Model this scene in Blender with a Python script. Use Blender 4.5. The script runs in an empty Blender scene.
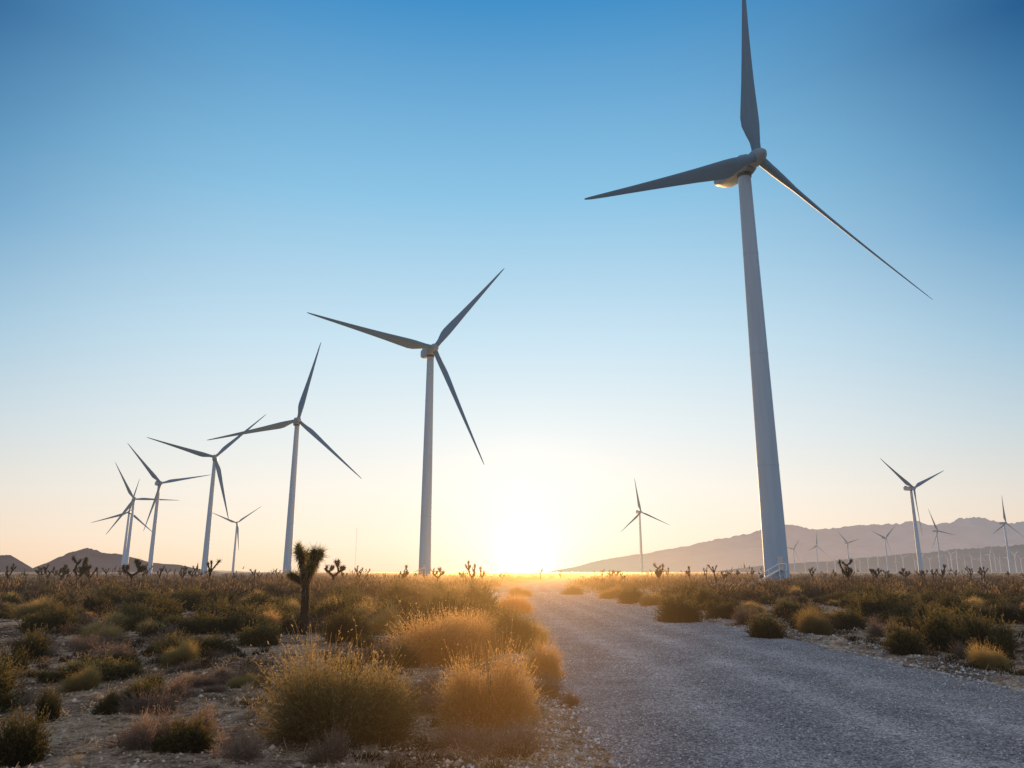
import bpy, math, random
import numpy as np
from mathutils import Vector, Matrix
random.seed(7)
RNG = np.random.default_rng(11)
sc = bpy.context.scene
C = sc.collection
PI = math.pi
R = math.radians
CAMH = 1.6
PITCH = R(14.0)
FPX = 755.0

# ------------------------------------------------------------------ camera
cam_d = bpy.data.cameras.new('camera'); cam = bpy.data.objects.new('camera', cam_d); C.objects.link(cam)
cam.location = (0, 0, CAMH); cam.rotation_euler = (R(90) + PITCH, 0, 0)
cam_d.sensor_width = 36; cam_d.lens = 36 * FPX / 1024; cam_d.clip_end = 60000; cam_d.clip_start = 0.1
sc.camera = cam
sc.view_settings.view_transform = 'Standard'; sc.view_settings.look = 'None'; sc.view_settings.exposure = 0

def ray(px, py):
    dx = px - 512; dy = 384 - py
    return Vector((dx, FPX * math.cos(PITCH) - dy * math.sin(PITCH), dy * math.cos(PITCH) + FPX * math.sin(PITCH)))
def gpt(px, py):
    v = ray(px, py); k = CAMH / -v.z
    return v.x * k, v.y * k
def pxm(px, py):            # metres per pixel on the ground at that pixel
    return CAMH / -ray(px, py).z
def proj(p):
    x, y, z = p[0], p[1], p[2] - CAMH
    f = y * math.cos(PITCH) + z * math.sin(PITCH); u = z * math.cos(PITCH) - y * math.sin(PITCH)
    return 512 + FPX * x / f, 384 - FPX * u / f

# ------------------------------------------------------------------ numpy helpers
def vnoise(x, y, seed=0):
    x = np.asarray(x, float); y = np.asarray(y, float)
    xi = np.floor(x).astype(np.int64); yi = np.floor(y).astype(np.int64)
    xf = x - xi; yf = y - yi
    def h(a, b):
        n = (a * 374761393 + b * 668265263 + seed * 1274126177) & 0xffffffff
        n = ((n ^ (n >> 13)) * 1274126177) & 0xffffffff
        return ((n ^ (n >> 16)) & 0xffff) / 65535.0
    u = xf * xf * (3 - 2 * xf); v = yf * yf * (3 - 2 * yf)
    return (h(xi, yi) * (1 - u) + h(xi + 1, yi) * u) * (1 - v) + (h(xi, yi + 1) * (1 - u) + h(xi + 1, yi + 1) * u) * v
def fbm(x, y, o=4, seed=0):
    s = 0; a = .5; t = 0
    for i in range(o):
        s = s + a * vnoise(x * 2 ** i + 17.3 * i, y * 2 ** i - 9.1 * i, seed + i); t += a; a *= .5
    return s / t
def sstep(a, b, x):
    t = np.clip((np.asarray(x, float) - a) / (b - a), 0, 1); return t * t * (3 - 2 * t)

def mesh_np(name, V, F, mat, T=None, smooth=False):
    V = np.asarray(V, np.float32); F = np.asarray(F, np.int32)
    k = F.shape[1]
    me = bpy.data.meshes.new(name)
    me.vertices.add(len(V)); me.vertices.foreach_set('co', V.ravel())
    me.loops.add(F.size); me.loops.foreach_set('vertex_index', F.ravel())
    me.polygons.add(len(F)); me.polygons.foreach_set('loop_start', np.arange(0, F.size, k, dtype=np.int32))
    me.polygons.foreach_set('loop_total', np.full(len(F), k, dtype=np.int32))
    if smooth: me.polygons.foreach_set('use_smooth', np.ones(len(F), dtype=bool))
    me.update(calc_edges=True)
    if T is not None:
        a = me.attributes.new('tip', 'FLOAT', 'POINT'); a.data.foreach_set('value', np.asarray(T, np.float32))
    me.materials.append(mat)
    return me
def link(name, me, parent=None, loc=(0, 0, 0), rz=0, scale=None):
    o = bpy.data.objects.new(name, me); C.objects.link(o)
    o.location = loc; o.rotation_euler = (0, 0, rz)
    if scale is not None: o.scale = scale
    if parent: o.parent = parent
    return o
def tag(o, label=None, cat=None, group=None, kind=None):
    if label: o['label'] = label
    if cat: o['category'] = cat
    if group: o['group'] = group
    if kind: o['kind'] = kind
    return o
class MB:
    def __init__(s): s.V = []; s.F = []; s.n = 0
    def add(s, V, F):
        V = np.asarray(V, float).reshape(-1, 3); F = np.asarray(F, int)
        s.V.append(V); s.F.append(F + s.n); s.n += len(V)
    def loft(s, rings, cap=True):
        rings = np.asarray(rings, float); m, k, _ = rings.shape
        i = np.arange(m - 1)[:, None] * k; j = np.arange(k)[None, :]; j2 = (j + 1) % k
        F = np.stack([i + j, i + j2, i + k + j2, i + k + j], -1).reshape(-1, 4)
        V = rings.reshape(-1, 3)
        if cap:
            c0 = len(V); V = np.vstack([V, rings[0].mean(0), rings[-1].mean(0)])
            j = np.arange(k); j2 = (j + 1) % k
            a = np.stack([np.full(k, c0), j2, j, np.full(k, c0)], -1)
            b = np.stack([np.full(k, c0 + 1), (m - 1) * k + j, (m - 1) * k + j2, np.full(k, c0 + 1)], -1)
            s.add(V, F); off = s.n - len(V)
            s.T = getattr(s, 'T', []); s.T.append(np.vstack([a, b])[:, :3] + off)
        else: s.add(V, F)
    def box(s, lo, hi):
        x0, y0, z0 = lo; x1, y1, z1 = hi
        V = [(x0,y0,z0),(x1,y0,z0),(x1,y1,z0),(x0,y1,z0),(x0,y0,z1),(x1,y0,z1),(x1,y1,z1),(x0,y1,z1)]
        s.add(V, [(0,3,2,1),(4,5,6,7),(0,1,5,4),(1,2,6,5),(2,3,7,6),(3,0,4,7)])
    def tube(s, pts, rad, k=8):
        pts = [Vector(p) for p in pts]; rings = []
        for i, p in enumerate(pts):
            d = (pts[min(i + 1, len(pts) - 1)] - pts[max(i - 1, 0)]).normalized()
            a = d.orthogonal().normalized() if abs(d.z) > .9 else d.cross(Vector((0, 0, 1))).normalized()
            if abs(d.z) > .9: a = (Vector((1, 0, 0)) - d * d.x).normalized()
            b = d.cross(a); r = rad[i] if hasattr(rad, '__len__') else rad
            rings.append([p + (a * math.cos(t) + b * math.sin(t)) * r for t in [2 * PI * q / k for q in range(k)]])
        s.loft([[tuple(v) for v in r_] for r_ in rings])
    def mesh(s, name, mat, smooth=False, ang=50):
        me = bpy.data.meshes.new(name)
        fs = [tuple(int(q) for q in f) for F in s.F for f in F]
        for t in getattr(s, 'T', []): fs += [tuple(int(q) for q in f) for f in t]
        me.from_pydata([tuple(v) for v in np.vstack(s.V)], [], fs)
        me.materials.append(mat); me.update()
        if smooth:
            for p in me.polygons: p.use_smooth = True
            me.set_sharp_from_angle(angle=R(ang))
        return me

# ------------------------------------------------------------------ materials
def newmat(name):
    m = bpy.data.materials.new(name); m.use_nodes = True; nt = m.node_tree; nt.nodes.clear()
    m.cycles.emission_sampling = 'NONE'
    return m, nt, nt.nodes, nt.links
def N(ns, t, **k):
    n = ns.new(t)
    for a, b in k.items(): setattr(n, a, b)
    return n
def ramp(ns, stops):
    r = ns.new('ShaderNodeValToRGB'); e = r.color_ramp.elements
    while len(e) > 1: e.remove(e[-1])
    e[0].position = stops[0][0]; e[0].color = (*stops[0][1], 1)
    for p, c in stops[1:]:
        q = e.new(p); q.color = (*c, 1)
    return r
def mixc(ns, ls, fac, a, b, mode='MIX'):
    m = ns.new('ShaderNodeMix'); m.data_type = 'RGBA'; m.blend_type = mode
    for s, v in ((m.inputs[0], fac), (m.inputs[6], a), (m.inputs[7], b)):
        if hasattr(v, 'links'): ls.new(v, s)
        elif isinstance(v, (int, float)): s.default_value = v
        else: s.default_value = (*v, 1)
    return m.outputs[2]
def M2(ns, ls, op, a, b=None):
    n = ns.new('ShaderNodeMath'); n.operation = op
    for i, v in enumerate((a, b)):
        if v is None: continue
        if isinstance(v, (int, float)): n.inputs[i].default_value = v
        else: ls.new(v, n.inputs[i])
    return n.outputs[0]
def painted_haze(ns, ls, shader, length, glow=1.0):
    """haze painted into the shader: emission replaces surface light with distance, warm sunward"""
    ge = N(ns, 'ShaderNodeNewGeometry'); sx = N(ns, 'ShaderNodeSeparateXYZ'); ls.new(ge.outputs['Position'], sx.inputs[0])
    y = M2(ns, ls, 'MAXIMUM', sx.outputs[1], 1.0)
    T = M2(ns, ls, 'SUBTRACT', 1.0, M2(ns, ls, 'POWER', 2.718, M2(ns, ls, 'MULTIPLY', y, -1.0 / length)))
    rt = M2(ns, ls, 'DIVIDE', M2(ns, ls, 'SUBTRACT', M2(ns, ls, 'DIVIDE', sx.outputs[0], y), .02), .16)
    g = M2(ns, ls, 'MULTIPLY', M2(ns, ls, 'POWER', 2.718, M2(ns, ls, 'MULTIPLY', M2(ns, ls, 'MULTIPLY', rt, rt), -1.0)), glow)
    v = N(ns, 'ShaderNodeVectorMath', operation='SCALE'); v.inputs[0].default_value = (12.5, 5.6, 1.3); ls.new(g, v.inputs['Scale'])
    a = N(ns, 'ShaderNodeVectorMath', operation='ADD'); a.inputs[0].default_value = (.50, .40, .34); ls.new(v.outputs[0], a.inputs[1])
    e = N(ns, 'ShaderNodeEmission'); ls.new(a.outputs[0], e.inputs[0])  # surface emission stands in for air light and sun glow
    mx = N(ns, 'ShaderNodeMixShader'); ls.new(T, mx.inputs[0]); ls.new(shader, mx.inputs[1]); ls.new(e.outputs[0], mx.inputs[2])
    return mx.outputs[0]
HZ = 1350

def mat_paint(name, col, rough=.45):
    m, nt, ns, ls = newmat(name)
    b = N(ns, 'ShaderNodeBsdfPrincipled'); o = N(ns, 'ShaderNodeOutputMaterial')
    tc = N(ns, 'ShaderNodeTexCoord'); mp = N(ns, 'ShaderNodeMapping'); mp.inputs['Scale'].default_value = (1, 1, .08)
    no = N(ns, 'ShaderNodeTexNoise'); no.inputs['Scale'].default_value = 1.2; no.inputs['Detail'].default_value = 6
    ls.new(tc.outputs['Object'], mp.inputs[0]); ls.new(mp.outputs[0], no.inputs['Vector'])
    r = ramp(ns, [(.3, tuple(c * .9 for c in col)), (.62, col)])
    ls.new(no.outputs['Fac'], r.inputs[0]); ls.new(r.outputs[0], b.inputs['Base Color'])
    b.inputs['Roughness'].default_value = rough
    ls.new(painted_haze(ns, ls, b.outputs[0], 9000, .03), o.inputs[0])
    return m
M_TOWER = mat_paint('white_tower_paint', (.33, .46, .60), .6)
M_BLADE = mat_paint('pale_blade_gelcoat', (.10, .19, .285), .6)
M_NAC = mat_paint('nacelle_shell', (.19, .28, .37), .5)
M_DARK = mat_paint('dark_metal', (.08, .08, .085), .5)
M_STEEL = mat_paint('galvanised_steel', (.5, .5, .5), .5)
M_WHITE = mat_paint('white_steel', (.80, .80, .80), .5)
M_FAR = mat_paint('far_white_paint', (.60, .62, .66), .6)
M_CONC = mat_paint('concrete', (.4, .37, .33), .9)

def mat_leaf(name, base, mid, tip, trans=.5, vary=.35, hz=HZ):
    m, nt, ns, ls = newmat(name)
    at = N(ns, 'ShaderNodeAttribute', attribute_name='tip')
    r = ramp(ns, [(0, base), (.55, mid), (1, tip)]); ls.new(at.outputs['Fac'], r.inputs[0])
    ge = N(ns, 'ShaderNodeNewGeometry')
    no = N(ns, 'ShaderNodeTexNoise'); no.inputs['Scale'].default_value = .9; no.inputs['Detail'].default_value = 5
    ls.new(ge.outputs['Position'], no.inputs['Vector'])
    oi = N(ns, 'ShaderNodeObjectInfo')
    ad = N(ns, 'ShaderNodeMath', operation='MULTIPLY_ADD'); ad.inputs[1].default_value = .5
    ls.new(oi.outputs['Random'], ad.inputs[0]); ls.new(no.outputs['Fac'], ad.inputs[2])
    mr = N(ns, 'ShaderNodeMapRange'); mr.inputs[1].default_value = .35; mr.inputs[2].default_value = 1.0
    mr.inputs[3].default_value = 1 - vary; mr.inputs[4].default_value = 1 + vary
    ls.new(ad.outputs[0], mr.inputs[0])
    sc_ = N(ns, 'ShaderNodeVectorMath', operation='SCALE'); ls.new(r.outputs[0], sc_.inputs[0]); ls.new(mr.outputs[0], sc_.inputs['Scale'])
    d = N(ns, 'ShaderNodeBsdfDiffuse'); t = N(ns, 'ShaderNodeBsdfTranslucent'); mx = N(ns, 'ShaderNodeMixShader')
    ls.new(sc_.outputs[0], d.inputs[0]); ls.new(sc_.outputs[0], t.inputs[0]); mx.inputs[0].default_value = trans
    ls.new(d.outputs[0], mx.inputs[1]); ls.new(t.outputs[0], mx.inputs[2])
    o = N(ns, 'ShaderNodeOutputMaterial'); ls.new(painted_haze(ns, ls, mx.outputs[0], hz), o.inputs[0])
    return m
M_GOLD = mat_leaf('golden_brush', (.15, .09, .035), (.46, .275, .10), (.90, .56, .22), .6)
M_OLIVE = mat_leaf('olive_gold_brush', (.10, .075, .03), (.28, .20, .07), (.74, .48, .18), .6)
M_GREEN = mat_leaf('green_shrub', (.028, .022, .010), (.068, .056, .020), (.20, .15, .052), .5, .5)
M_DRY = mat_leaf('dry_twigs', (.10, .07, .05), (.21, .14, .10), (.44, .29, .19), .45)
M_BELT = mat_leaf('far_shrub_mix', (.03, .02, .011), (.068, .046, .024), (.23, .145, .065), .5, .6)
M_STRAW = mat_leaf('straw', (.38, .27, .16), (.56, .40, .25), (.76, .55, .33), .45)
M_WOOD = mat_leaf('woody_stem', (.13, .09, .06), (.17, .12, .08), (.19, .14, .09), .0)
M_YUCCA = mat_leaf('yucca_leaves', (.025, .025, .012), (.055, .055, .022), (.18, .14, .055), .4, .2, 3000)
M_YUCCA_NEAR = mat_leaf('near_yucca_leaves', (.05, .048, .022), (.13, .125, .045), (.48, .36, .13), .55, .2, 3000)
M_DEAD = mat_leaf('yucca_bark', (.05, .035, .025), (.08, .055, .035), (.19, .13, .075), .25, .2, 3000)
M_DEAD_NEAR = mat_leaf('near_yucca_bark', (.10, .07, .045), (.16, .11, .07), (.38, .26, .15), .35, .2, 3000)

def mat_ground():
    m, nt, ns, ls = newmat('desert_ground')
    tc = N(ns, 'ShaderNodeNewGeometry'); P = tc.outputs['Position']
    def noise(s, d=6, rg=.6):
        n = N(ns, 'ShaderNodeTexNoise'); n.inputs['Scale'].default_value = s; n.inputs['Detail'].default_value = d; n.inputs['Roughness'].default_value = rg
        ls.new(P, n.inputs['Vector']); return n.outputs['Fac']
    big = noise(.4, 5); r1 = ramp(ns, [(.38, (.21, .135, .09)), (.47, (.46, .32, .22)), (.57, (.86, .64, .46))]); ls.new(big, r1.inputs[0])
    med = noise(4.5, 8, .75); r2 = ramp(ns, [(.40, (.33, .30, .28)), (.53, (1, 1, 1)), (.68, (1.25, 1.2, 1.15))]); ls.new(med, r2.inputs[0])
    c1 = mixc(ns, ls, 1.0, r1.outputs[0], r2.outputs[0], 'MULTIPLY')
    vo = N(ns, 'ShaderNodeTexVoronoi'); vo.inputs['Scale'].default_value = 34; ls.new(P, vo.inputs['Vector'])
    r3 = ramp(ns, [(0, (1.4, 1.38, 1.35)), (.25, (1, 1, 1)), (.7, (.65, .62, .6))]); ls.new(vo.outputs['Distance'], r3.inputs[0])
    c2 = mixc(ns, ls, .8, c1, r3.outputs[0], 'MULTIPLY')
    b = N(ns, 'ShaderNodeBsdfDiffuse'); b.inputs['Roughness'].default_value = .9
    ls.new(c2, b.inputs['Color'])
    ad = N(ns, 'ShaderNodeMath', operation='ADD'); ls.new(med, ad.inputs[0])
    fine = noise(26, 6, .75); ls.new(fine, ad.inputs[1])
    bp = N(ns, 'ShaderNodeBump'); bp.inputs['Strength'].default_value = .9; bp.inputs['Distance'].default_value = .1; ls.new(ad.outputs[0], bp.inputs['Height'])
    ls.new(bp.outputs[0], b.inputs['Normal'])
    o = N(ns, 'ShaderNodeOutputMaterial'); ls.new(painted_haze(ns, ls, b.outputs[0], HZ), o.inputs[0]); return m
M_GROUND = mat_ground()
def mat_road():
    m, nt, ns, ls = newmat('gravel_road')
    tc = N(ns, 'ShaderNodeNewGeometry'); P = tc.outputs['Position']
    def noise(s, d=6, rg=.6):
        n = N(ns, 'ShaderNodeTexNoise'); n.inputs['Scale'].default_value = s; n.inputs['Detail'].default_value = d; n.inputs['Roughness'].default_value = rg
        ls.new(P, n.inputs['Vector']); return n.outputs['Fac']
    at = N(ns, 'ShaderNodeAttribute', attribute_name='tip')
    rt = ramp(ns, [(0, (.29, .29, .30)), (.5, (.45, .45, .465)), (1, (.66, .66, .67))]); ls.new(at.outputs['Fac'], rt.inputs[0])
    f = noise(24, 9, .82); r2 = ramp(ns, [(.39, (.34, .34, .34)), (.5, (.96, .96, .96)), (.61, (1.7, 1.67, 1.63))]); ls.new(f, r2.inputs[0])
    c1 = mixc(ns, ls, 1.0, rt.outputs[0], r2.outputs[0], 'MULTIPLY')
    g = noise(.9, 6, .65); r4 = ramp(ns, [(.35, (.80, .79, .80)), (.65, (1.18, 1.15, 1.11))]); ls.new(g, r4.inputs[0])
    c2 = mixc(ns, ls, 1.0, c1, r4.outputs[0], 'MULTIPLY')
    vo = N(ns, 'ShaderNodeTexVoronoi'); vo.inputs['Scale'].default_value = 40; ls.new(P, vo.inputs['Vector'])
    r5 = ramp(ns, [(0, (1.35, 1.35, 1.35)), (.3, (1, 1, 1)), (.7, (.45, .45, .47))]); ls.new(vo.outputs['Distance'], r5.inputs[0])
    c3 = mixc(ns, ls, .85, c2, r5.outputs[0], 'MULTIPLY')
    b = N(ns, 'ShaderNodeBsdfDiffuse'); b.inputs['Roughness'].default_value = 1
    ls.new(c3, b.inputs['Color'])
    su = N(ns, 'ShaderNodeMath', operation='SUBTRACT'); ls.new(f, su.inputs[0]); ls.new(vo.outputs['Distance'], su.inputs[1])
    bp = N(ns, 'ShaderNodeBump'); bp.inputs['Strength'].default_value = .8; bp.inputs['Distance'].default_value = .016; ls.new(su.outputs[0], bp.inputs['Height'])
    ls.new(bp.outputs[0], b.inputs['Normal'])
    o = N(ns, 'ShaderNodeOutputMaterial'); ls.new(painted_haze(ns, ls, b.outputs[0], 1250), o.inputs[0]); return m
M_ROAD = mat_road()
def mat_stone(name, a, b_):
    m, nt, ns, ls = newmat(name)
    tc = N(ns, 'ShaderNodeNewGeometry')
    r = ramp(ns, [(0, a), (1, b_)]); ls.new(tc.outputs['Random Per Island'], r.inputs[0])
    b = N(ns, 'ShaderNodeBsdfDiffuse'); ls.new(r.outputs[0], b.inputs['Color'])
    o = N(ns, 'ShaderNodeOutputMaterial'); ls.new(painted_haze(ns, ls, b.outputs[0], 1250), o.inputs[0]); return m
M_STONE = mat_stone('road_gravel', (.18, .18, .19), (.72, .71, .71))
M_PEB = mat_stone('desert_pebbles', (.20, .14, .10), (.75, .58, .45))

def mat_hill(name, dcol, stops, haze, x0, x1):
    """diffuse rock with air haze painted in as emission, brighter towards the sun side"""
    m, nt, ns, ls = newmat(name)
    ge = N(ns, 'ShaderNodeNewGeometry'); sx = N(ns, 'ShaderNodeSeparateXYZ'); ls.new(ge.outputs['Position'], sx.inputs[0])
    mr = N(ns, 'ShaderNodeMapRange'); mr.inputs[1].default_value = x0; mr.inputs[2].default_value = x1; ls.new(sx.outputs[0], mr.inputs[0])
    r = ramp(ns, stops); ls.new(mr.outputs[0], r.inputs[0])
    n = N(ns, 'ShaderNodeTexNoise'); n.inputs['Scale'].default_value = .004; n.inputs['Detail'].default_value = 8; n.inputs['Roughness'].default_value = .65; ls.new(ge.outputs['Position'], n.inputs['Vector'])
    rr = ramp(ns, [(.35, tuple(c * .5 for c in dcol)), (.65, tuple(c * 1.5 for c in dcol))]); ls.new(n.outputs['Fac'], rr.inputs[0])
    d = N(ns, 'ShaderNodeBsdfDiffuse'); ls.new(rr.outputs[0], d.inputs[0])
    e = N(ns, 'ShaderNodeEmission'); ls.new(r.outputs[0], e.inputs[0]); e.inputs[1].default_value = 1  # haze light painted onto the slopes as emission
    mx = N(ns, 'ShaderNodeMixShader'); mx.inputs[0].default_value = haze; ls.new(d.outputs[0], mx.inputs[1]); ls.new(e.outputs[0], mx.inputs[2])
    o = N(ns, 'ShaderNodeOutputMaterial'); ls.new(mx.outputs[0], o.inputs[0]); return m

# ------------------------------------------------------------------ sky and sun
SAZ = R(1.0); SEL = R(.6)
S = Vector((math.sin(SAZ) * math.cos(SEL), math.cos(SAZ) * math.cos(SEL), math.sin(SEL)))
w = bpy.data.worlds.new('World'); sc.world = w; w.use_nodes = True
nt = w.node_tree; ns = nt.nodes; ls = nt.links; ns.clear()
tc = N(ns, 'ShaderNodeTexCoord'); D = tc.outputs['Generated']
sx = N(ns, 'ShaderNodeSeparateXYZ'); ls.new(D, sx.inputs[0]); Z = sx.outputs[2]
def lin(c):
    return tuple(((v / 255) / 12.92 if v / 255 <= .04045 else ((v / 255 + .055) / 1.055) ** 2.4) for v in c)
near = ramp(ns, [(0, lin((255, 227, 190))), (.04, lin((255, 238, 215))), (.10, lin((248, 242, 231))), (.17, lin((231, 238, 239))), (.285, lin((201, 227, 241))), (.465, lin((140, 196, 229))), (.655, lin((64, 143, 200))), (.80, lin((110, 152, 194))), (1, lin((172, 180, 192)))])
far = ramp(ns, [(0, lin((238, 200, 168))), (.03, lin((238, 208, 184))), (.08, lin((220, 213, 204))), (.16, lin((184, 204, 214))), (.25, lin((143, 185, 211))), (.38, lin((75, 142, 188))), (.56, lin((12, 80, 134))), (.70, lin((48, 102, 153))), (.82, lin((116, 148, 180))), (1, lin((172, 180, 192)))])
ls.new(Z, near.inputs[0]); ls.new(Z, far.inputs[0])  # unseen zenith of both ramps paled to add light on the ground
def vdot(vec):
    v = N(ns, 'ShaderNodeVectorMath', operation='DOT_PRODUCT'); v.inputs[1].default_value = vec; ls.new(D, v.inputs[0]); return v.outputs['Value']
def mth(op, a, b=None): return M2(ns, ls, op, a, b)
maz = R(-2)
hd = mth('DIVIDE', vdot((math.sin(maz), math.cos(maz), 0)), mth('SQRT', mth('SUBTRACT', 1.03, mth('MULTIPLY', Z, Z))))
mr = N(ns, 'ShaderNodeMapRange'); mr.interpolation_type = 'SMOOTHSTEP'; mr.inputs[1].default_value = .69; mr.inputs[2].default_value = .985; ls.new(hd, mr.inputs[0])
base = mixc(ns, ls, mr.outputs[0], far.outputs[0], near.outputs[0])
# sky behind the viewer: brightened as added fill light for the ground
bk = N(ns, 'ShaderNodeMapRange'); bk.interpolation_type = 'SMOOTHSTEP'; bk.inputs[1].default_value = .25; bk.inputs[2].default_value = -.6; ls.new(hd, bk.inputs[0])
base = mixc(ns, ls, bk.outputs[0], base, lin((174, 182, 196)))
sd = mth('MAXIMUM', vdot(tuple(S)), 0.0)
acc = base
for k, col in ((30, (.09, .09, .075)), (200, (.36, .32, .24)), (1200, (.5, .40, .22)), (4500, (1.6, 1.25, .62))):
    p = mth('POWER', sd, float(k))
    v = N(ns, 'ShaderNodeVectorMath', operation='SCALE'); v.inputs[0].default_value = col; ls.new(p, v.inputs['Scale'])
    a = N(ns, 'ShaderNodeVectorMath', operation='ADD'); ls.new(acc, a.inputs[0]); ls.new(v.outputs[0], a.inputs[1]); acc = a.outputs[0]
sky = N(ns, 'ShaderNodeTexSky'); sky.sky_type = 'NISHITA'; sky.sun_disc = False; sky.sun_elevation = SEL; sky.sun_rotation = SAZ
v = N(ns, 'ShaderNodeVectorMath', operation='SCALE'); ls.new(sky.outputs[0], v.inputs[0]); v.inputs['Scale'].default_value = .01
a = N(ns, 'ShaderNodeVectorMath', operation='ADD'); ls.new(acc, a.inputs[0]); ls.new(v.outputs[0], a.inputs[1])
bg = N(ns, 'ShaderNodeBackground'); ls.new(a.outputs[0], bg.inputs[0]); bg.inputs[1].default_value = 1.0
wo = N(ns, 'ShaderNodeOutputWorld'); ls.new(bg.outputs[0], wo.inputs[0])
sl = bpy.data.lights.new('sun', 'SUN'); sl.energy = 5; sl.angle = R(.6); sl.color = (1, .60, .27)
so = bpy.data.objects.new('sun', sl); C.objects.link(so)
SL = Vector((math.sin(SAZ) * math.cos(R(3.6)), math.cos(SAZ) * math.cos(R(3.6)), math.sin(R(3.6))))
so.rotation_euler = SL.to_track_quat('Z', 'Y').to_euler(); so.location = (0, 0, 50)

# ------------------------------------------------------------------ ground and road
RP = [(-20, 3.9), (0, 4.0), (11, 4.0), (17, 3.9), (27, 3.2), (46, 2.5), (72, 2.2), (100, 3.2), (150, 8), (250, 26), (500, 90)]
def rc(y): return np.interp(y, [p[0] for p in RP], [p[1] for p in RP])
def rc_s(y): return (rc(np.asarray(y) - 5) + 2 * rc(y) + rc(np.asarray(y) + 5)) / 4
HW = 3.3
AX = [(5.5, 48), (14, 66), (30, 100), (43, 128), (49, 140)]           # access track to the nearest turbine
def adist(x, y):
    x = np.asarray(x, float); y = np.asarray(y, float); d = np.full(np.broadcast(x, y).shape, 1e9)
    for (x0, y0), (x1, y1) in zip(AX[:-1], AX[1:]):
        t = np.clip(((x - x0) * (x1 - x0) + (y - y0) * (y1 - y0)) / ((x1 - x0) ** 2 + (y1 - y0) ** 2), 0, 1)
        d = np.minimum(d, np.hypot(x - x0 - t * (x1 - x0), y - y0 - t * (y1 - y0)))
    return d
def gh(x, y):
    x = np.asarray(x, float); y = np.asarray(y, float)
    d = np.abs(x - rc_s(y)); r = np.hypot(x, y)
    off = sstep(HW - .3, HW + 2.2, d) * sstep(1.2, 4, adist(x, y))
    h = (fbm(x * .22, y * .22, 3, 3) - .45) * .34 + (fbm(x * 1.3, y * 1.3, 3, 9) - .5) * .13
    berm = np.exp(-((d - HW - .55) / .45) ** 2) * .09 * (.4 + fbm(x * 1.1, y * 1.1, 3, 21))
    near = (fbm(x * 5, y * 5, 2, 31) - .5) * .06 * np.exp(-r / 25)
    return -.05 + off * (h * np.clip(200 / np.maximum(r, 1), 0, 1) + near + .05) + berm * (d > HW - 1)
rr = np.geomspace(.5, 26000, 330)
aa = np.concatenate([np.linspace(-42, 42, 560), np.linspace(42, 318, 140)[1:-1]]) * PI / 180
RR, AA = np.meshgrid(rr, aa, indexing='ij')
X = RR * np.sin(AA); Y = RR * np.cos(AA)
Zg = gh(X, Y)
nr, na = X.shape
i = np.arange(nr - 1)[:, None] * na; j = np.arange(na)[None, :]; j2 = (j + 1) % na
F = np.stack([i + j, i + na + j, i + na + j2, i + j2], -1).reshape(-1, 4)
g = link('ground', mesh_np('ground', np.stack([X, Y, Zg], -1).reshape(-1, 3), F[:, ::-1], M_GROUND, smooth=True)); tag(g, kind='structure')

ys = np.concatenate([np.arange(-12, 40, .16), np.geomspace(40, 500, 260)])
us = np.linspace(-1.13, 1.13, 61)
YY, UU = np.meshgrid(ys, us, indexing='ij')
edge = 1 + (fbm(YY * .7, UU * 0 + (UU > 0) * 50, 4, 5) - .5) * .26
XX = rc_s(YY) + UU * HW * edge
au = np.abs(UU)
rut = np.exp(-((UU + .50) / .11) ** 2) + np.exp(-((UU + .02) / .11) ** 2) + .8 * np.exp(-((UU - .40) / .12) ** 2)
Zr = .03 - .03 * au ** 2 - sstep(.90, 1.13, au) * .16 + (fbm(XX * .5, YY * .2, 2, 41) - .5) * .02
track = .28 + .42 * rut * (.5 + fbm(XX * .6, YY * .15, 2, 77)) + .35 * (fbm(XX * 3.2, YY * .3, 4, 71) - .5) + .35 * (fbm(XX * 5, YY * 2.0, 3, 75) - .5)
Zr -= .008 * rut
n0, n1 = XX.shape
i = np.arange(n0 - 1)[:, None] * n1; j = np.arange(n1 - 1)[None, :]
F = np.stack([i + j, i + j + 1, i + n1 + j + 1, i + n1 + j], -1).reshape(-1, 4)
rd = link('road', mesh_np('road', np.stack([XX, YY, Zr], -1).reshape(-1, 3), F, M_ROAD, np.clip(track, 0, 1).ravel(), True)); tag(rd, kind='structure')
# access track
pts = []
for (x0, y0), (x1, y1) in zip(AX[:-1], AX[1:]):
    for q in range(14): t = q / 14; pts.append((x0 + (x1 - x0) * t, y0 + (y1 - y0) * t))
pts = np.array(pts); dv = np.gradient(pts, axis=0); dv /= np.linalg.norm(dv, axis=1)[:, None]; nv = np.stack([dv[:, 1], -dv[:, 0]], -1)
us = np.linspace(-1, 1, 9)
P3 = pts[:, None, :] + nv[:, None, :] * us[None, :, None] * 2.2
Zt = np.broadcast_to(-.01 - .16 * np.abs(us) ** 6, P3.shape[:2])
V = np.concatenate([P3, Zt[..., None]], -1).reshape(-1, 3); n0, n1 = len(pts), 9
i = np.arange(n0 - 1)[:, None] * n1; j = np.arange(n1 - 1)[None, :]
F = np.stack([i + j, i + j + 1, i + n1 + j + 1, i + n1 + j], -1).reshape(-1, 4)
tag(link('path', mesh_np('path', V, F, M_GROUND, smooth=True)), kind='structure')

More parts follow.
